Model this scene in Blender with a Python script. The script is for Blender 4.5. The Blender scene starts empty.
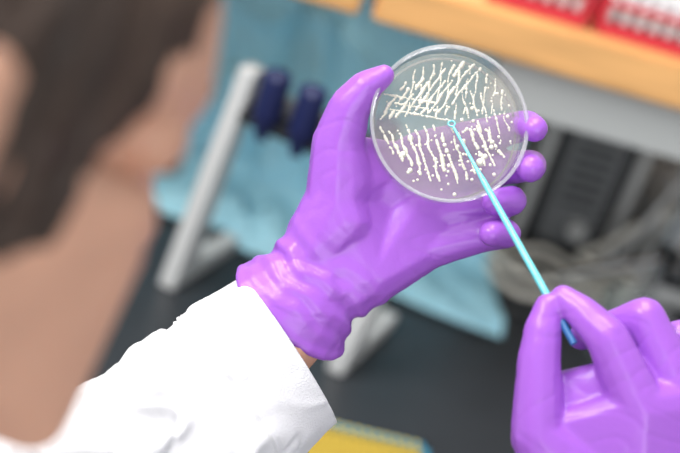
import bpy, bmesh, math, random
from mathutils import Vector, Matrix, noise
random.seed(4)
S = bpy.context.scene
S.view_settings.view_transform = 'Standard'
D = bpy.data

# ------------------------------------------------------------------ helpers
def link(o, parent=None):
    S.collection.objects.link(o)
    if parent is not None: o.parent = parent
    return o
def empty(name, mw=None):
    e = D.objects.new(name, None); e.empty_display_size = .02
    S.collection.objects.link(e)
    if mw is not None: e.matrix_world = mw
    return e
def mat(name, col, rough=.5, metal=0, bump=0, bscale=200, var=0, vscale=20, sss=0, spec=.5, coat=0, sheen=0, stretch=None, bdist=.002):
    m = D.materials.new(name); m.use_nodes = True
    nt = m.node_tree; b = nt.nodes['Principled BSDF']
    b.inputs['Base Color'].default_value = (*col, 1)
    b.inputs['Roughness'].default_value = rough
    b.inputs['Metallic'].default_value = metal
    b.inputs['Specular IOR Level'].default_value = spec
    b.inputs['Coat Weight'].default_value = coat
    b.inputs['Sheen Weight'].default_value = sheen
    if sss:
        b.inputs['Subsurface Weight'].default_value = sss
        b.inputs['Subsurface Radius'].default_value = (.01, .005, .004)
        b.inputs['Subsurface Scale'].default_value = .5
    tc = nt.nodes.new('ShaderNodeTexCoord'); mp = nt.nodes.new('ShaderNodeMapping')
    nt.links.new(tc.outputs['Object'], mp.inputs['Vector'])
    if stretch: mp.inputs['Scale'].default_value = stretch
    if bump:
        n = nt.nodes.new('ShaderNodeTexNoise'); n.inputs['Scale'].default_value = bscale
        n.inputs['Detail'].default_value = 4
        bp = nt.nodes.new('ShaderNodeBump'); bp.inputs['Strength'].default_value = bump
        bp.inputs['Distance'].default_value = bdist
        nt.links.new(mp.outputs[0], n.inputs['Vector'])
        nt.links.new(n.outputs['Fac'], bp.inputs['Height'])
        nt.links.new(bp.outputs[0], b.inputs['Normal'])
    if var:
        n = nt.nodes.new('ShaderNodeTexNoise'); n.inputs['Scale'].default_value = vscale
        n.inputs['Detail'].default_value = 5
        nt.links.new(mp.outputs[0], n.inputs['Vector'])
        r = nt.nodes.new('ShaderNodeValToRGB')
        r.color_ramp.elements[0].position = .3; r.color_ramp.elements[1].position = .7
        r.color_ramp.elements[0].color = (*[c*(1-var) for c in col], 1)
        r.color_ramp.elements[1].color = (*[min(1, c*(1+var)) for c in col], 1)
        nt.links.new(n.outputs['Fac'], r.inputs[0]); nt.links.new(r.outputs[0], b.inputs['Base Color'])
    return m
def clearmat(name, tint, dcol, dfac, rough=.05, base=.02, edge=.55):
    m = D.materials.new(name); m.use_nodes = True; nt = m.node_tree; nt.nodes.clear()
    out = nt.nodes.new('ShaderNodeOutputMaterial')
    tr = nt.nodes.new('ShaderNodeBsdfTransparent'); tr.inputs[0].default_value = (*tint, 1)
    df = nt.nodes.new('ShaderNodeBsdfDiffuse'); df.inputs[0].default_value = (*dcol, 1)
    tl = nt.nodes.new('ShaderNodeBsdfTranslucent'); tl.inputs[0].default_value = (*dcol, 1)
    ad = nt.nodes.new('ShaderNodeMixShader'); ad.inputs[0].default_value = .35
    nt.links.new(df.outputs[0], ad.inputs[1]); nt.links.new(tl.outputs[0], ad.inputs[2])
    m1 = nt.nodes.new('ShaderNodeMixShader'); m1.inputs[0].default_value = dfac
    nt.links.new(tr.outputs[0], m1.inputs[1]); nt.links.new(ad.outputs[0], m1.inputs[2])
    gl = nt.nodes.new('ShaderNodeBsdfGlossy'); gl.inputs['Roughness'].default_value = rough
    lw = nt.nodes.new('ShaderNodeLayerWeight'); lw.inputs[0].default_value = .5
    pw = nt.nodes.new('ShaderNodeMath'); pw.operation = 'POWER'; pw.inputs[1].default_value = 2.5
    nt.links.new(lw.outputs['Facing'], pw.inputs[0])
    mu = nt.nodes.new('ShaderNodeMath'); mu.operation = 'MULTIPLY_ADD'
    mu.inputs[1].default_value = edge; mu.inputs[2].default_value = base
    nt.links.new(pw.outputs[0], mu.inputs[0])
    m2 = nt.nodes.new('ShaderNodeMixShader')
    nt.links.new(mu.outputs[0], m2.inputs[0]); nt.links.new(m1.outputs[0], m2.inputs[1]); nt.links.new(gl.outputs[0], m2.inputs[2])
    nt.links.new(m2.outputs[0], out.inputs[0])
    return m
_ico = bmesh.new(); bmesh.ops.create_icosphere(_ico, subdivisions=2, radius=1)
ICO = [v.co.copy() for v in _ico.verts]; _ico.free()
def add_hull(bm, spheres):
    """convex hull of spheres ((x,y,z), r) appended to bm"""
    t = bmesh.new()
    for p, r in spheres:
        p = Vector(p)
        for c in ICO: t.verts.new(p + c*r)
    res = bmesh.ops.convex_hull(t, input=t.verts[:])
    dead = [g for g in res['geom_interior'] + res['geom_unused'] if isinstance(g, bmesh.types.BMVert)]
    dead = list({v for v in dead if v.is_valid})
    bmesh.ops.delete(t, geom=dead, context='VERTS')
    loose = [v for v in t.verts if not v.link_faces]
    bmesh.ops.delete(t, geom=loose, context='VERTS')
    bmesh.ops.recalc_face_normals(t, faces=t.faces)
    me = D.meshes.new('t'); t.to_mesh(me); t.free(); bm.from_mesh(me); D.meshes.remove(me)
def chain(bm, pts):
    for a, b in zip(pts, pts[1:]): add_hull(bm, [a, b])
def fused(name, bm, voxel, smooth, material, parent=None, mw=None, disp=None, scale=1.0):
    """voxel-fuse hulls into one continuous surface"""
    me = D.meshes.new(name); bm.to_mesh(me); bm.free()
    if scale != 1.0: me.transform(Matrix.Scale(scale, 4))
    o = D.objects.new(name, me); S.collection.objects.link(o)
    r = o.modifiers.new('r', 'REMESH'); r.mode = 'VOXEL'; r.voxel_size = voxel; r.use_smooth_shade = True
    s = o.modifiers.new('s', 'SMOOTH'); s.factor = .5; s.iterations = smooth
    dg = bpy.context.evaluated_depsgraph_get(); dg.update()
    nm = D.meshes.new_from_object(o.evaluated_get(dg))
    o.modifiers.clear(); o.data = nm; D.meshes.remove(me); nm.name = name
    if disp:
        new = [v.co + v.normal*disp(v.co) for v in nm.vertices]
        for v, c in zip(nm.vertices, new): v.co = c
    for p in nm.polygons: p.use_smooth = True
    nm.materials.clear(); nm.materials.append(material)
    if parent is not None: o.parent = parent
    elif mw is not None: o.matrix_world = mw
    return o
def mesh_obj(name, verts, faces, material, parent=None, smooth=True, mw=None):
    me = D.meshes.new(name); me.from_pydata([tuple(v) for v in verts], [], faces); me.update()
    bm = bmesh.new(); bm.from_mesh(me); bmesh.ops.recalc_face_normals(bm, faces=bm.faces); bm.to_mesh(me); bm.free()
    for p in me.polygons: p.use_smooth = smooth
    me.materials.append(material)
    o = D.objects.new(name, me); link(o, parent)
    if mw is not None: o.matrix_world = mw
    return o
def box(name, size, loc, material, parent=None, rot=0, bevel=.003, rx=0, ry=0):
    bm = bmesh.new(); bmesh.ops.create_cube(bm, size=1)
    bmesh.ops.scale(bm, vec=size, verts=bm.verts)
    if bevel: bmesh.ops.bevel(bm, geom=bm.edges[:], offset=bevel, segments=2, affect='EDGES')
    me = D.meshes.new(name); bm.to_mesh(me); bm.free(); me.materials.append(material)
    o = D.objects.new(name, me); link(o, parent)
    o.location = loc; o.rotation_euler = (rx, ry, rot)
    return o
def lathe(name, prof, material, parent=None, n=96, loc=(0, 0, 0), closed=True, rot=(0, 0, 0)):
    vs, fs = [], []
    for i in range(n):
        a = 2*math.pi*i/n
        for r, z in prof: vs.append((max(r, 1e-5)*math.cos(a), max(r, 1e-5)*math.sin(a), z))
    k = len(prof)
    for i in range(n):
        j = (i+1) % n
        for q in range(k if closed else k-1):
            w = (q+1) % k
            fs.append((i*k+q, j*k+q, j*k+w, i*k+w))
    o = mesh_obj(name, vs, fs, material, parent)
    o.location = loc; o.rotation_euler = rot
    md = o.modifiers.new('e', 'EDGE_SPLIT'); md.split_angle = math.radians(40)
    return o
def tube(name, pts, rad, material, parent=None, radii=None):
    c = D.curves.new(name, 'CURVE'); c.dimensions = '3D'; c.bevel_depth = rad; c.bevel_resolution = 5; c.use_fill_caps = True
    sp = c.splines.new('NURBS' if radii is None else 'POLY'); sp.points.add(len(pts)-1)
    for i, p in enumerate(pts):
        sp.points[i].co = (*p, 1)
        if radii: sp.points[i].radius = radii[i]
    if radii is None: sp.order_u = 4; sp.use_endpoint_u = True; sp.resolution_u = 8
    c.materials.append(material)
    o = D.objects.new(name, c); link(o, parent); return o

# ------------------------------------------------------------------ camera frame (pitch 25 down, rolled 18)
CAM = Vector((0, 0, 1.6))
R = Vector((.9511, .1306, .2801)).normalized()
F = Vector((0, .9063, -.4226)).normalized()
U = R.cross(F).normalized()
N = -F
def frame(o, x, y, z):
    m = Matrix.Identity(4)
    for i, a in enumerate((x, y, z)):
        for j in range(3): m[j][i] = a[j]
    m.translation = o; return m
cam = D.cameras.new('camera'); co = D.objects.new('camera', cam); link(co)
co.matrix_world = frame(CAM, R, U, N)
cam.lens = 70; cam.sensor_width = 36; cam.clip_start = .02
cam.dof.use_dof = True; cam.dof.focus_distance = .742; cam.dof.aperture_fstop = 3.5
S.camera = co

# ------------------------------------------------------------------ materials
M_glove = mat('nitrile_purple', (.36, .112, .60), .34, bump=.14, bscale=420, sss=.06, spec=.5, bdist=.001)
M_coat = mat('coat_cotton', (.80, .79, .81), .85, bump=.5, bscale=1100, sheen=.2)
M_skin = mat('skin', (.64, .345, .235), .5, bump=.15, bscale=300, var=.06, vscale=30, sss=.15)
M_hair = mat('hair_brown', (.042, .023, .015), .6, bump=.8, bscale=120, var=.5, vscale=90, stretch=(1, 1, .12))
M_eye = mat('eye_white', (.8, .78, .75), .2)
M_wood = mat('birch_wood', (.74, .39, .14), .5, var=.2, vscale=6, stretch=(1.2, 12, 14), bump=.1, bscale=60)
M_bench = mat('black_epoxy', (.032, .035, .040), .38, bump=.05, bscale=400, var=.15, vscale=8)
M_wall = mat('wall_paint', (.55, .55, .54), .8, bump=.05)
M_floor = mat('vinyl_floor', (.35, .36, .37), .5, var=.1, vscale=30)
M_grey = mat('grey_plastic', (.46, .47, .46), .45, bump=.05)
M_mgrey = mat('mid_grey_plastic', (.16, .165, .17), .45, bump=.05)
M_lgrey = mat('light_grey_plastic', (.66, .66, .65), .4, bump=.05)
M_dark = mat('dark_plastic', (.02, .021, .024), .4)
M_navy = mat('navy_plastic', (.014, .020, .09), .35)
M_white = mat('white_plastic', (.8, .8, .8), .4)
M_drape = mat('drape_blue', (.44, .79, .93), .75, bump=.3, bscale=120, var=.10, vscale=9)
M_metal = mat('brushed_steel', (.75, .75, .77), .25, metal=1)
M_tube = mat('latex_tubing', (.78, .74, .66), .45)
M_red = mat('red_plastic', (.62, .03, .05), .4)
M_pink = mat('pale_pink_plastic', (.88, .72, .72), .4)
M_blue = mat('blue_plastic', (.03, .15, .55), .4)
M_yel = mat('yellow_plastic', (.72, .55, .10), .45)
M_teal = mat('teal_plastic', (.05, .24, .36), .4)
M_loop = mat('loop_turquoise', (.16, .62, .66), .25, sss=.1, coat=.3)
M_loopd = mat('loop_dark_blue', (.03, .14, .36), .3)
M_dish = clearmat('polystyrene', (.98, .98, .985), (.92, .92, .93), .04)
M_rim = clearmat('polystyrene_rim', (.95, .95, .96), (.93, .93, .94), .28, base=.12)
M_agar = clearmat('agar', (.97, .965, .94), (.90, .88, .79), .13, rough=.2, edge=.2)
M_glass = clearmat('glass', (.9, .93, .93), (.8, .85, .85), .08)
M_col = mat('bacterial_colony', (.79, .75, .63), .5, sss=.1)

# ------------------------------------------------------------------ room
A = math.radians(6)
def yaw_pt(s, d, z, o=(-.03, 1.222), a=A):
    return (o[0]+s*math.cos(a)-d*math.sin(a), o[1]+s*math.sin(a)+d*math.cos(a), z)
box('floor', (6, 6, .05), (0, .5, -.025), M_floor, bevel=0)
box('wall_back', (5, .1, 2.8), yaw_pt(0, .79, 1.4), M_wall, rot=A, bevel=0)
bench = empty('lab_bench'); bench.location = yaw_pt(0, 0, 0); bench.rotation_euler = (0, 0, A)
box('bench_top', (3.4, 1.36, .035), (0, .02, .8825), M_bench, bench, bevel=.006)
box('cabinet', (3.3, 1.0, .80), (0, .15, .46), M_grey, bench, bevel=.004)
box('kick_plate', (3.3, .9, .06), (0, .18, .03), M_dark, bench, bevel=.002)
for i in range(5):
    box('drawer_%d' % i, (.58, .02, .2), (-1.3+.65*i, -.355, .72), M_lgrey, bench)
    box('door_panel_%d' % i, (.58, .02, .5), (-1.3+.65*i, -.355, .34), M_lgrey, bench)
    box('handle_%d' % i, (.16, .012, .012), (-1.3+.65*i, -.372, .74), M_metal, bench)

# reagent shelf
SZ = 1.246
sh = empty('wooden_shelf')
box('shelf_board_a', (1.3, .66, .043), yaw_pt(.648, .33, SZ+.0215), M_wood, sh, rot=A, bevel=.003)
box('shelf_board_b', (.9, .66, .043), yaw_pt(-.466, .33, SZ+.0215), M_wood, sh, rot=A, bevel=.003)
box('apron', (.9, .015, .055), yaw_pt(.58, .025, SZ-.028), M_grey, sh, rot=A, bevel=.002)
for i, s in enumerate((-.88, 1.2)):
    box('upright_%d' % i, (.03, .5, SZ-.9), yaw_pt(s, .36, .9+(SZ-.9)/2), M_lgrey, sh, rot=A)
ST = SZ+.043
def tube_rack(name, s, d, w, rows, n, body, capm):
    e = empty(name); e.location = yaw_pt(s, d, ST); e.rotation_euler = (0, 0, A)
    dep = rows*.016+.006
    box('base', (w, dep, .012), (0, 0, .006), body, e, bevel=.002)
    box('deck', (w, dep, .004), (0, 0, .032), body, e, bevel=.001)
    for x in (-w/2+.003, w/2-.003): box('side', (.006, dep, .038), (x, 0, .019), body, e, bevel=.001)
    for r in range(rows):
        for i in range(n):
            x = -w/2+.012+(w-.024)*i/(n-1); y = -dep/2+.011+r*.016
            lathe('tube', [(0, .012), (.004, .014), (.0055, .022), (.0055, .040), (.007, .040), (.007, .050), (0, .050)], capm, e, n=16, loc=(x, y, 0), closed=False)
    return e
tube_rack('tube_rack', .150, .045, .10, 2, 6, M_red, M_pink)
tube_rack('tube_rack', .260, .045, .10, 2, 6, M_red, M_white)
tube_rack('tube_rack', .210, .11, .20, 3, 11, M_red, M_pink)
e = empty('blue_storage_box'); e.location = yaw_pt(.355, .08, ST); e.rotation_euler = (0, 0, A)
box('body', (.07, .12, .05), (0, 0, .025), M_blue, e); box('lid', (.074, .124, .014), (0, 0, .056), M_blue, e)

# ------------------------------------------------------------------ blue drape
nx, ny = 170, 110
vs, fs = [], []
for j in range(ny+1):
    t = j/ny
    for i in range(nx+1):
        s = i/nx
        tt = t*.50
        x = -.75+(.965-.04*min(1, tt/.3))*s
        edge = 1.346+.035*noise.noise((x*7, 0, 3))+(.035 if x < -.12 else 0)
        L = .13
        if tt < L: y = edge+tt; z = .905
        elif tt < L+.08:
            q = (tt-L)/.08*math.pi/2; y = edge+L+.05*math.sin(q); z = .905+.05*(1-math.cos(q))
        else: y = edge+L+.05; z = .955+(tt-L-.08)
        z = min(z, 1.225)
        fold = noise.noise((x*14, tt*5, 1))*.022+noise.noise((x*32+tt*10, tt*12, 5))*.010
        rid = (1-abs(noise.noise((x*9+tt*7, tt*9-x*4, 8)))*2)**3*.018
        if z > .93: y -= abs(fold)*1.9+rid
        else: z += abs(fold)*.9*min(1, tt/.02)+rid*.6*min(1, tt/.02)
        vs.append((x+fold*.4, y, z))
for j in range(ny):
    for i in range(nx):
        a = j*(nx+1)+i; fs.append((a, a+1, a+nx+2, a+nx+1))
dr = mesh_obj('blue_surgical_drape', vs, fs, M_drape)
so = dr.modifiers.new('s', 'SOLIDIFY'); so.thickness = .0008

# ------------------------------------------------------------------ pipette stand
ps = empty('pipette_stand'); ps.location = (-.154, 1.230, .9); ps.rotation_euler = (0, 0, math.radians(-17))
for i, x in enumerate((0, .205)):
    out = [(-.012, 0), (.130, 0), (.130, .018), (.026, .022), (.020, .262), (-.004, .262)]
    vs = [(x-.009+z*.085, y, z) for y, z in out]+[(x+.011+z*.085, y, z) for y, z in out]
    n = len(out)
    fs = [tuple(range(n)), tuple(range(2*n-1, n-1, -1))]+[(k, (k+1) % n, n+(k+1) % n, n+k) for k in range(n)]
    o = mesh_obj('side_frame_%d' % i, vs, fs, M_lgrey, ps, smooth=False)
    b = o.modifiers.new('b', 'BEVEL'); b.width = .003; b.segments = 2
box('rail', (.20, .03, .014), (.120, .010, .214), M_dark, ps)
box('back_rail', (.20, .010, .022), (.122, .022, .231), M_grey, ps)
for i in range(4):
    x = .055+.040*i
    lathe('pipette_%d' % i, [(0, .272), (.010, .272), (.0145, .268), (.015, .228), (.0135, .220), (.008, .208), (.006, .199), (0, .197)],
          M_navy, ps, n=24, loc=(x, -.002, 0), closed=False)

# ------------------------------------------------------------------ yellow tip rack
yr = empty('pipette_tip_rack'); yr.location = (.081, .950, .9); yr.rotation_euler = (0, 0, math.radians(8))
box('base', (.124, .094, .034), (0, 0, .017), M_teal, yr)
box('tray', (.112, .074, .016), (0, 0, .041), M_yel, yr)
for y in (-.0425, .0425): box('rim', (.124, .009, .018), (0, y, .0455), M_teal, yr, bevel=.001)
for x in (-.059, .059): box('rim_side', (.006, .094, .018), (x, 0, .0455), M_teal, yr, bevel=.001)
for i in range(12): box('rim_mark', (.004, .005, .001), (-.0495+.009*i, .0425, .0548), M_yel, yr, bevel=0)
for r in range(8):
    for i in range(12):
        lathe('tip', [(.0028, .049), (.0034, .049), (.0034, .056), (.0026, .056)], M_yel, yr, n=10, loc=(-.0495+.009*i, -.0315+.009*r, 0))

# ------------------------------------------------------------------ instruments right
bi = empty('benchtop_instrument'); bi.location = (.275, 1.66, .9); bi.rotation_euler = (0, 0, A)
box('housing', (.10, .12, .21), (0, 0, .111), M_dark, bi, bevel=.006)
box('front_panel', (.075, .005, .17), (0, -.060, .115), M_mgrey, bi, bevel=.002)
for i in range(6): box('vent_%d' % i, (.05, .004, .005), (0, -.064, .09+.016*i), M_dark, bi, bevel=.001)
lathe('dial', [(0, 0), (.012, 0), (.011, .012), (0, .012)], M_lgrey, bi, n=24, loc=(.012, -.062, .055), closed=False, rot=(math.pi/2, 0, 0))
box('side_panel', (.014, .125, .22), (-.062, 0, .115), M_lgrey, bi)
box('side_panel_b', (.014, .125, .22), (.062, 0, .115), M_lgrey, bi)
for x in (-.04, .04):
    for y in (-.045, .045): lathe('foot', [(0, 0), (.008, 0), (.008, .008), (0, .008)], M_dark, bi, n=16, loc=(x, y, 0), closed=False)
pc = empty('centrifuge'); pc.location = (.47, 1.66, .9); pc.rotation_euler = (0, 0, A)
box('housing', (.20, .2, .13), (0, 0, .073), M_lgrey, pc, bevel=.012)
box('control_panel', (.15, .006, .05), (0, -.102, .06), M_dark, pc, bevel=.002)
lathe('lid', [(0, .165), (.05, .163), (.08, .150), (.088, .138), (0, .138)], M_white, pc, n=48, closed=False)
lathe('knob', [(0, 0), (.012, 0), (.012, .012), (0, .014)], M_metal, pc, n=24, loc=(.04, -.105, .06), closed=False, rot=(math.pi/2, 0, 0))
for x in (-.08, .08):
    for y in (-.08, .08): lathe('foot', [(0, 0), (.01, 0), (.01, .01), (0, .01)], M_dark, pc, n=16, loc=(x, y, 0), closed=False)
rs = empty('retort_stand'); rs.location = (.385, 1.49, .9); rs.rotation_euler = (0, 0, math.radians(20))
box('base_plate', (.12, .08, .012), (0, 0, .006), M_metal, rs)
lathe('rod', [(0, .01), (.0065, .01), (.0065, .30), (0, .30)], M_metal, rs, n=20, loc=(.0, .0, 0), closed=False)
tube('cross_arm', [(-.14, -.02, .06), (-.06, -.01, .085), (.0, -.012, .105), (.05, -.012, .12)], .006, M_metal, rs)
box('clamp_boss', (.024, .034, .026), (.0, -.006, .105), M_dark, rs)
lathe('thumb_screw', [(0, 0), (.007, 0), (.007, .008), (.003, .010), (.003, .022), (0, .022)], M_metal, rs, n=16, loc=(.0, -.044, .105), closed=False, rot=(-math.pi/2, 0, 0))
gb = empty('glass_beaker'); gb.location = (.345, 1.39, .9)
lathe('beaker_wall', [(0, .0), (.028, 0), (.031, .004), (.031, .078), (.034, .082), (.032, .083), (.029, .078), (.029, .005), (0, .003)], M_glass, gb, n=48, closed=False)
pts = []
for k in range(34):
    a = k*.42; r = .060+.016*math.sin(k*.9)
    pts.append((.275+r*1.3*math.cos(a), 1.505+r*math.sin(a), .906+.014*(k/34)*3+.009*math.sin(k*1.7)))
pts += [(.33, 1.55, .96), (.36, 1.55, 1.02), (.40, 1.56, 1.04)]
tube('rubber_tubing', pts, .0044, M_tube)
tube('power_cable', [(.23, 1.42, .905), (.27, 1.40, .905), (.30, 1.43, .93), (.36, 1.44, .92), (.42, 1.41, .905), (.50, 1.48, .905)], .004, M_dark)
tube('white_cable', [(.33, 1.58, .905), (.35, 1.54, .97), (.385, 1.53, 1.10), (.38, 1.54, 1.16), (.45, 1.55, 1.18), (.52, 1.55, 1.10)], .0038, M_white)

# ------------------------------------------------------------------ petri dish (frame origin = dish centre)
u = .00056
O = Vector((.0407, .702, 1.3546))
W = frame(O, R, U, N)
n_ = (N+.13*R+.16*U).normalized(); x_ = (R-n_*R.dot(n_)).normalized(); y_ = n_.cross(x_)
dish = empty('petri_dish', frame(O, x_, y_, n_))
lathe('dish_base', [(0, -.0140), (.0425, -.0140), (.0438, -.0135), (.0440, -.012), (.0442, -.001)], M_dish, dish, n=128, closed=False)
lathe('dish_inner', [(.0434, -.001), (.0430, -.0015), (.0428, -.0125), (0, -.0128)], M_dish, dish, n=128, closed=False)
lathe('dish_rim', [(.0442, -.0012), (.0453, -.0008), (.0454, .0002), (.0448, .0008), (.0436, .0006), (.0432, -.0008)], M_rim, dish, n=128, closed=True)
lathe('foot_ring', [(.0405, -.0140), (.0405, -.0150), (.0418, -.0150), (.0418, -.0140)], M_rim, dish, n=128, closed=True)
lathe('agar', [(0, -.0127), (.0424, -.0127), (.0427, -.0088), (.0418, -.0092), (0, -.0092)], M_agar, dish, n=96, closed=False)
bm = bmesh.new()
def blob(x, y, r):
    if x*x+y*y > .0408**2: return
    m = Matrix.Translation((x, y, -.0092)) @ Matrix.Diagonal((r, r, min(r*.35, .0003), 1))
    bmesh.ops.create_icosphere(bm, subdivisions=1, radius=1, matrix=m)
def stroke(x0, y0, x1, y1, w, gap=.12):
    L = math.hypot(x1-x0, y1-y0); k = int(L/1.1); ph = random.random()*9
    for i in range(k+1):
        t = i/k
        if noise.noise((ph, t*5, w)) > .42-gap:
            if random.random() < .8: continue
        wob = noise.noise((ph+3, t*4, 0))*2.4
        x = x0+(x1-x0)*t+wob; y = y0+(y1-y0)*t+random.uniform(-.5, .5)
        blob(x*u, y*u, w*u*random.uniform(.6, 1.2)*(.65+1.3*abs(noise.noise((ph, t*9, 7)))))
for i in range(9): stroke(-68+i*8.4, 6+i*1.3, -42+i*10.2, 44+min(i, 6)*4, 1.7, .12)
for i in range(11): stroke(-32+i*9.4, 70-abs(i-4)*3, -40+i*9.6, 14+random.uniform(-8, 8), 1.25, .18)
for i in range(3): stroke(-66+i*4, 32-i*8, -10+i*8, 24-i*9, 1.2, .15)
for i in range(13): stroke(-68+i*9, -3+random.uniform(-5, 4), -55+i*9.4, -66+abs(i-6)*6+random.uniform(-4, 4), 1.9, .10)
for i in range(5): stroke(14+i*11, 46-i*5, 26+i*10, -4-i*3, 1.3, .22)
for i in range(85):
    a = random.uniform(-2.8, .8); r = random.uniform(15, 71); blob(r*math.cos(a)*u, r*math.sin(a)*u, random.uniform(.9, 2.4)*u)
for x, y, r in ((34, -36, 5), (39, -30, 3.6), (30, -44, 3.4), (46, -20, 3), (-45, -30, 4), (-38, -46, 3)): blob(x*u, y*u, r*u)
me = D.meshes.new('colonies'); bm.to_mesh(me); bm.free(); me.materials.append(M_col)
for p in me.polygons: p.use_smooth = True
link(D.objects.new('colonies', me), dish)

# ------------------------------------------------------------------ left gloved hand (units of 0.56 mm about dish centre)
bm = bmesh.new()
def P(x, y, z, r): return ((x, y, z), r)
mcp_i, mcp_m, mcp_r, mcp_p = P(-24, -26, -62, 24), P(-12, -58, -64, 24), P(-12, -92, -62, 24), P(-20, -127, -56, 23)
wr_a, wr_b = P(-146, -138, -42, 33), P(-116, -176, -42, 32)
hyp = P(-82, -158, -44, 31); cen = P(-62, -92, -64, 27)
add_hull(bm, [wr_a, wr_b, hyp, cen, P(-104, -80, -44, 30)])
add_hull(bm, [mcp_i, mcp_m, cen, P(-100, -70, -50, 27)])
add_hull(bm, [mcp_m, mcp_r, cen, hyp]); add_hull(bm, [mcp_r, mcp_p, hyp, cen])
add_hull(bm, [wr_a, P(-114, -77, -34, 33), P(-104, -100, -30, 28)])
add_hull(bm, [P(-114, -77, -34, 33), P(-112, -20, -26, 28), P(-100, -60, -36, 28)])
chain(bm, [P(-112, -20, -26, 28), P(-101, 16, -14, 22), P(-84, 37, -6, 17), P(-66, 48, -4, 11.5)])
add_hull(bm, [P(-106, -30, -34, 22), P(-100, -70, -40, 27), P(-40, -36, -62, 20)])
chain(bm, [mcp_i, P(55, -5, -62, 18.5), P(82, 1, -42, 16.5), P(87, -5, -16, 14)])
chain(bm, [mcp_m, P(66, -42, -64, 18.5), P(86, -41, -38, 17), P(82, -45, -12, 15)])
chain(bm, [mcp_r, P(52, -82, -60, 18), P(66, -77, -32, 16), P(46, -79, -10, 14)])
chain(bm, [mcp_p, P(40, -113, -50, 17.5), P(60, -111, -28, 15.5), P(42, -111, -8, 13.5)])
add_hull(bm, [P(-116, -150, -42, 34), P(-150, -140, -42, 33), P(-134, -174, -42, 33), P(-154, -184, -42, 38)])
def ring(cx, cy, cz, hw, hd, r, lean=0):
    ax = Vector((105, -92, 0)).normalized(); out = []
    dz = Vector((-.66*lean, -.75*lean, 1)).normalized()
    for k in range(20):
        a = 2*math.pi*k/20; p = Vector((cx, cy, cz))+ax*hw*math.cos(a)+dz*hd*math.sin(a)
        out.append((tuple(p), r))
    return out
add_hull(bm, ring(-130, -156, -42, 44, 30, 9, .1)+ring(-148, -176, -42, 54, 42, 8, .25))
add_hull(bm, ring(-148, -176, -42, 54, 42, 8, .25)+ring(-162, -191, -42, 64, 49, 5, .42))
add_hull(bm, ring(-159, -188, -42, 66, 51, 4, .42)+ring(-162, -191, -42, 67, 52, 4, .42))
cend = Vector((-165, -194, 0))*u; cdir = Vector((.66, .75, 0))
def crease(q, f, a, seed):
    return a*max(0, 1-abs(noise.noise((q.x*f, q.y*f*1.8, q.z*f+seed)))*6)
def dispL(p):
    t = (p-cend).dot(cdir)/u
    q = p/u
    d = noise.noise(q*.02)*.3-crease(q, .020, .45, 1)
    w = max(0, 1-abs(t-42)/50)
    if w > 0:
        side = q.dot(Vector((.75, -.66, 0)))
        d += w*(1.9*math.sin(t*.27+3.2*noise.noise((side*.025, q.z*.03, 2)))+2.4*noise.noise((side*.035, t*.09, q.z*.035)))
    return d*u
gl = fused('nitrile_glove', bm, .0011, 13, M_glove, mw=W, disp=dispL, scale=u)

# ------------------------------------------------------------------ right gloved hand
u2 = .000522
O2 = Vector((.1259, .6186, 1.2941)); W2 = frame(O2, R, U, N)
bm = bmesh.new()
ti, tm, tr, tp = P(74, -76, 26, 28), P(122, -72, 8, 28), P(160, -88, -14, 26), P(178, -108, -34, 23)
wa, wb = P(66, -235, 10, 36), P(120, -245, -6, 36)
add_hull(bm, [ti, tm, wa, wb]); add_hull(bm, [tm, tr, tp, wb])
th = P(-26, -104, 16, 27)
add_hull(bm, [th, P(10, -170, 14, 34), wa, P(50, -150, 14, 30)])
add_hull(bm, [P(-6, -100, 6, 22), ti, P(40, -160, 14, 28)])
add_hull(bm, [P(4, -56, -8, 15), P(34, -50, 4, 18), P(0, -120, 6, 20), P(50, -110, 14, 24)])
chain(bm, [th, P(-22, -30, 8, 22.5), P(-18, 0, 6, 19.5), P(-13, 24, 4, 13.5)])
chain(bm, [ti, P(42, -6, 26, 22.5), P(20, 17, 14, 18), P(2, 33, 5, 13)])
chain(bm, [tm, P(84, 12, 2, 22), P(52, 0, -22, 17), P(26, -10, -30, 14)])
chain(bm, [tr, P(126, -12, -26, 21), P(98, -22, -48, 17), P(70, -30, -54, 14)])
chain(bm, [tp, P(148, -48, -50, 18), P(120, -58, -66, 15), P(98, -62, -70, 13)])
add_hull(bm, [wa, wb, P(78, -330, 10, 44), P(130, -340, 0, 44)])
def dispR(p):
    q = p/u2
    return (noise.noise(q*.025)*.4-crease(q, .022, .5, 4))*u2
gr = fused('nitrile_glove', bm, .0011, 12, M_glove, mw=W2, disp=dispR, scale=u2)

# ------------------------------------------------------------------ inoculating loop
lp = empty('inoculating_loop')
tip = O + n_*(-.0088) + x_*.002 + y_*.003
pin = W2 @ Vector((-12*u2, 34*u2, -5*u2))
dv = (pin-tip)
end = tip+dv*1.25
tube('handle', [tip+dv*.28, tip+dv*.36, tip+dv, tip+dv*1.08], .00175, M_loop, lp, radii=[.55, 1.0, 1.2, 1.25])
tube('neck', [tip+dv*.03, tip+dv*.30], .0010, M_loop, lp, radii=[.75, 1])
tube('handle_end', [tip+dv*1.08, end], .0019, M_loopd, lp, radii=[1.15, 1])
ring_pts = []
s1 = dv.cross(n_).normalized(); s2 = dv.normalized()
for k in range(17):
    a = 2*math.pi*k/16; ring_pts.append(tip+dv*.03+(-s2*.0019)+s2*.0019*math.cos(a)+s1*.0019*math.sin(a))
tube('loop_ring', ring_pts, .0005, M_loop, lp, radii=[1]*17)

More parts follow.
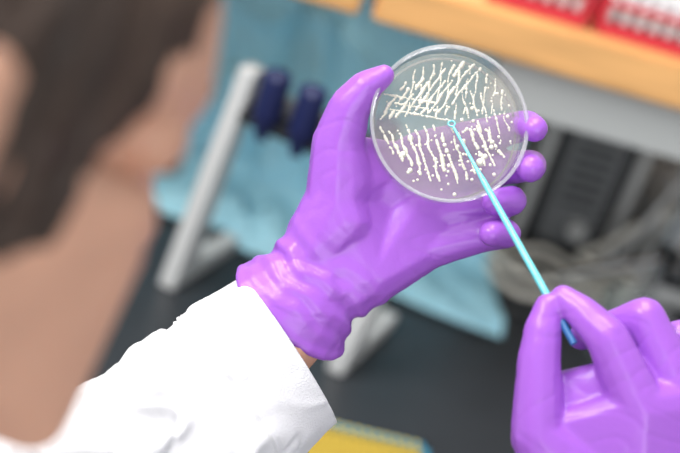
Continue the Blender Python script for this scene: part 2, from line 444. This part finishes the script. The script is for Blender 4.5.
# ------------------------------------------------------------------ technician
tech = empty('lab_technician')
hl, ph = math.radians(20), math.radians(44)
hu = (R*math.sin(hl)+U*math.cos(hl)).normalized()
hf = ((R*math.cos(hl)-U*math.sin(hl))*math.cos(ph)+F*math.sin(ph)).normalized()
hr = hf.cross(hu).normalized()
HO = CAM + R*(-.1415)+U*.036+F*.425
HM = frame(HO, hr, hf, hu)
c = .01
bm = bmesh.new()
def C(x, y, z, r): return ((x, y, z), r)
add_hull(bm, [C(0, -3.2, 4.6, 7.0), C(0, 2.6, 5.2, 6.3), C(0, 0, 2, 6.6), C(0, 5.2, 6.0, 3.6)])
for s in (-1, 1):
    add_hull(bm, [C(s*3.4, 6.6, 4.0, 1.9), C(0, 7.3, 4.0, 1.7), C(s*3.2, 5.2, 6.5, 2.6), C(s*5.0, 4.4, 4.0, 1.7)])
    add_hull(bm, [C(s*4.7, 6.0, -.6, 1.3), C(s*5.8, 2.0, -.2, 1.1), C(s*3, 7.0, -1.6, 1.4), C(s*4.6, 3, -2.5, 1.8)])
    add_hull(bm, [C(s*4.7, 1.0, -5.0, 1.4), C(s*5.4, 0.8, -.8, 1.2), C(s*4.2, 6.0, -1.8, 1.6), C(s*2.0, 7.4, -8.2, 1.3), C(s*3.4, 5, -5, 1.8)])
    add_hull(bm, [C(s*6.9, .2, 1.8, .5), C(s*7.6, -1.6, 2.6, .45), C(s*7.5, -1.9, .4, .45), C(s*6.8, .0, -2.0, .5)])
    add_hull(bm, [C(s*.8, 9.0, -1.9, .6), C(s*1.3, 8.4, -2.0, .6)])
    add_hull(bm, [C(s*3.2, 7.0, 2.2, 1.5), C(s*2.6, 7.0, 2.0, 1.4), C(s*3.9, 6.6, 2.1, 1.4)])
add_hull(bm, [C(0, 6.5, 1, 3.0), C(0, 6.9, -4.6, 2.6), C(0, 2, -4, 4), C(0, 3, 2, 5.4)])
add_hull(bm, [C(-2, 7.4, -8.4, 1.3), C(2, 7.4, -8.4, 1.3), C(0, 8.2, -8.8, 1.3), C(0, 7.4, -4.6, 2.0), C(0, 1, -6, 3.0)])
chain(bm, [C(0, 8.2, 2.6, .9), C(0, 10.1, -1.2, .85)]); add_hull(bm, [C(0, 10.0, -1.3, .95), C(0, 8.3, -2.0, .9)])
add_hull(bm, [C(-1.6, 8.9, -4.2, .5), C(1.6, 8.9, -4.2, .5), C(0, 9.4, -4.0, .5)])
add_hull(bm, [C(-1.4, 8.9, -5.2, .5), C(1.4, 8.9, -5.2, .5), C(0, 9.4, -5.2, .6)])
nb = HM.inverted() @ Vector((-.19, .33, 1.17)) * 100
add_hull(bm, [C(0, -1.8, -3, 5.4), C(0, -1.2, -6, 5.4), ((nb.x, nb.y, nb.z), 6.2)])
head = fused('head', bm, .0022, 6, M_skin, scale=c); head.matrix_world = HM
for s in (-1, 1):
    # lowered lids: eyeball under the lid, dark lash line along the lid edge
    e = D.meshes.new('eye'); b2 = bmesh.new(); bmesh.ops.create_uvsphere(b2, u_segments=24, v_segments=16, radius=.0115); b2.to_mesh(e); b2.free()
    e.materials.append(M_eye); eo = D.objects.new('eye', e); link(eo); eo.matrix_world = HM @ Matrix.Translation((s*.031, .0680, .0170))
    bb = bmesh.new(); chain(bb, [C(s*1.7, 8.2, 1.5, .12), C(s*2.6, 8.45, 1.25, .14), C(s*3.6, 8.35, 1.3, .14), C(s*4.6, 7.7, 1.6, .12)])
    la = fused('eyelashes', bb, .0006, 1, M_hair, scale=c); la.matrix_world = HM
    bb = bmesh.new(); chain(bb, [C(s*1.6, 8.8, 3.9, .3), C(s*3.6, 8.4, 4.4, .35), C(s*5.0, 6.7, 3.8, .25)])
    br = fused('eyebrow', bb, .001, 2, M_hair, scale=c); br.matrix_world = HM
    for q in (eo, la, br):
        mwq = q.matrix_world.copy(); q.parent = tech; q.matrix_world = mwq
bm = bmesh.new()
add_hull(bm, [C(0, -3.4, 5.2, 7.7), C(0, 2.2, 6.9, 6.6), C(0, 4.2, 8.6, 3.8), C(0, -1.5, 3.4, 7.35)])
add_hull(bm, [C(0, -4.6, 0, 5.4), C(0, -3.8, 5, 7.2)])
add_hull(bm, [C(0, -4.4, -4.2, 3.6), C(0, -4.6, 0, 5.2)])
for s in (-1, 1):
    add_hull(bm, [C(s*5.0, 4.6, 6.6, 1.6), C(s*6.2, .8, 5.0, 1.7), C(s*6.1, 2.0, 1.0, 1.2), C(s*5.6, 4.0, 3.6, 1.2), C(s*6.2, -1, 3, 1.7)])
    add_hull(bm, [C(s*6.0, 2.3, 1.0, 1.2), C(s*6.3, -.4, 1.5, 1.5), C(s*5.9, 2.3, -1.9, .9), C(s*6.2, .6, -2.2, .95), C(s*6.6, -.6, 0, 1.0)])
    add_hull(bm, [C(s*4.2, 5.0, 8.4, 1.8), C(s*5.0, 4.6, 6.6, 1.6), C(0, 5.6, 9.4, 2.2)])
def dispH(p):
    q = p*100
    return (noise.noise((q.x*1.2, q.y*1.2, q.z*.4))*.35+noise.noise((q.x*3, q.y*3, q.z*.8))*.25)*c
hair = fused('hair', bm, .0025, 4, M_hair, scale=c, disp=dispH); hair.matrix_world = HM
for q in (head, hair):
    mwq = q.matrix_world.copy(); q.parent = tech; q.matrix_world = mwq
# left wrist / forearm skin (inside glove cuff and sleeve)
elbow = Vector((-.125, .462, 1.125))
ce = W @ Vector((-163*u, -232*u, -46*u))
e1 = (W.to_3x3() @ Vector((95, -147, 0))).normalized()
bm = bmesh.new()
wc = W @ Vector((-138*u, -166*u, -44*u))
axw = (W.to_3x3() @ Vector((105, -92, 0))).normalized()
mid = ce - e1*.010 + (elbow-ce)*.14
for k in (-.014, .014):
    chain(bm, [(tuple(wc+axw*k), .016), (tuple(mid+axw*k), .018), (tuple(ce.lerp(elbow, .5)), .027), (tuple(elbow), .036)])
add_hull(bm, [(tuple(wc+axw*.014), .016), (tuple(wc-axw*.014), .016), (tuple(mid+axw*.014), .018), (tuple(mid-axw*.014), .018)])
fused('forearm', bm, .002, 5, M_skin, parent=tech)
M_trouser = mat('trouser_navy', (.03, .04, .07), .85); M_shoe = mat('shoe_black', (.02, .02, .02), .4)
bm = bmesh.new(); bms = bmesh.new()
for s in (-1, 1):
    hx = -.2+.09*s*.866; hy = .18-.09*s*.5
    chain(bm, [((hx, hy, .86), .095), ((hx+.01*s, hy+.02, .48), .065), ((hx+.015*s, hy-.01, .12), .05)])
    add_hull(bms, [((hx+.015*s, hy-.03, .045), .043), ((hx+.06, hy+.11, .036), .034), ((hx+.015*s, hy, .09), .045)])
fused('trousers', bm, .006, 5, M_trouser, parent=tech)
fused('shoes', bms, .004, 3, M_shoe, parent=tech)

# ------------------------------------------------------------------ lab coat
coat = empty('lab_coat')
Ls, Rs = Vector((-.35, .41, 1.12)), Vector((-.03, .23, 1.12))
Re = Vector((.20, .27, 1.02)); Rw = W2 @ Vector((100*u2, -320*u2, 4*u2))
bm = bmesh.new()
nbw = Vector((-.19, .33, 1.16))
add_hull(bm, [(tuple(Ls), .065), (tuple(Rs), .065), (tuple(nbw), .075)])
add_hull(bm, [(tuple(Ls), .06), (tuple(Rs), .06), ((-.25, .34, .95), .10), ((-.14, .26, .95), .10), ((-.2, .32, 1.0), .12)])
add_hull(bm, [((-.25, .34, .95), .10), ((-.14, .26, .95), .10), ((-.27, .24, .82), .11), ((-.13, .16, .82), .11)])
add_hull(bm, [((-.27, .24, .82), .115), ((-.13, .16, .82), .115), ((-.29, .24, .5), .10), ((-.11, .13, .5), .10), ((-.2, .26, .5), .08)])
chain(bm, [(tuple(Ls), .066), (tuple(elbow), .054)])
chain(bm, [(tuple(Rs), .066), (tuple(Re), .055), (tuple(Rw.lerp(Re, .12)), .040)])
def dispC(p): return noise.noise(p*14)*.007
fused('coat_body', bm, .005, 5, M_coat, parent=coat, disp=dispC)
bm = bmesh.new()
for k in range(12):
    a = 2*math.pi*k/12; b = 2*math.pi*(k+1)/12
    if k == 2: continue
    f = lambda a, rr, zz: (nbw.x+rr*math.cos(a), nbw.y+.01+rr*math.sin(a), nbw.z+zz)
    add_hull(bm, [(f(a, .075, .09), .006), (f(b, .075, .09), .006), (f(a, .098, .04), .006), (f(b, .098, .04), .006)])
fused('collar', bm, .003, 3, M_coat, parent=coat)
# left sleeve as an open, folded cloth tube; the cuff opening faces across the body
ax = (elbow-ce).normalized()
vs, fs = [], []
NA, NL = 200, 200
def sst(a, b, x):
    x = max(0, min(1, (x-a)/(b-a))); return x*x*(3-2*x)
for j in range(NL+1):
    t = j/NL
    cpt = ce.lerp(elbow, t)
    g = sst(0, .6, t)
    k1 = (e1*(1-g)+(e1-ax*e1.dot(ax)).normalized()*g).normalized()
    k2a = ax.cross(e1).normalized()
    if k2a.dot(N) < 0: k2a = -k2a
    k2 = ((N+.15*R+.1*U)*(1-g)+k2a*g).normalized()
    hw = .0480+.010*t; hd = .038+.018*t
    for i in range(NA):
        a = 2*math.pi*i/NA
        dx, dy = math.cos(a), math.sin(a)
        n1 = noise.noise((dx*1.3, dy*1.3, t*4+3))
        n2 = noise.noise((dx*1.8+t*2.6, dy*1.8-t*1.8, t*4.5+9))
        n3 = noise.noise((dx*2.4-t*3, dy*2.4+t*2, t*5+2))
        fo = n1*.011+math.exp(-(n2*9)**2)*.0060-math.exp(-(n3*10)**2)*.0040
        fo *= .16+sst(.03, .35, t)*.84
        hem = .0024*(1-sst(.200, .206, t))
        if .184 < t < .192: hem -= .0010
        p = cpt+k1*(hw+fo+hem)*dx+k2*(hd+fo+hem)*dy
        vs.append(p)
for j in range(NL):
    for i in range(NA):
        k = (i+1) % NA; fs.append((j*NA+i, j*NA+k, (j+1)*NA+k, (j+1)*NA+i))
sl = mesh_obj('left_sleeve', vs, fs, M_coat, coat)
so = sl.modifiers.new('s', 'SOLIDIFY'); so.thickness = .0022; so.offset = -1

# ------------------------------------------------------------------ lighting
w = D.worlds.new('lab_ambient'); S.world = w; w.use_nodes = True
w.node_tree.nodes['Background'].inputs[0].default_value = (.94, .97, 1, 1)
w.node_tree.nodes['Background'].inputs[1].default_value = .58
def area(name, loc, tgt, sx, sy, en, col=(1, 1, .99)):
    l = D.lights.new(name, 'AREA'); l.shape = 'RECTANGLE'; l.size = sx; l.size_y = sy; l.energy = en; l.color = col
    o = D.objects.new(name, l); link(o); o.location = loc
    o.rotation_euler = (Vector(tgt)-Vector(loc)).to_track_quat('-Z', 'Y').to_euler()
area('ceiling_light', (-.3, .9, 2.7), (0, .9, 1), 1.2, .5, 22)
area('ceiling_light', (-1.1, .2, 2.4), (0, .9, 1.1), 1.0, .5, 27)
area('fill_light', (.9, -2.2, 1.9), (.1, 1.3, 1.05), 2.0, 1.4, 34, (.95, .98, 1))  # added soft fill behind the camera, brightens the bench and under the shelf
print('done')
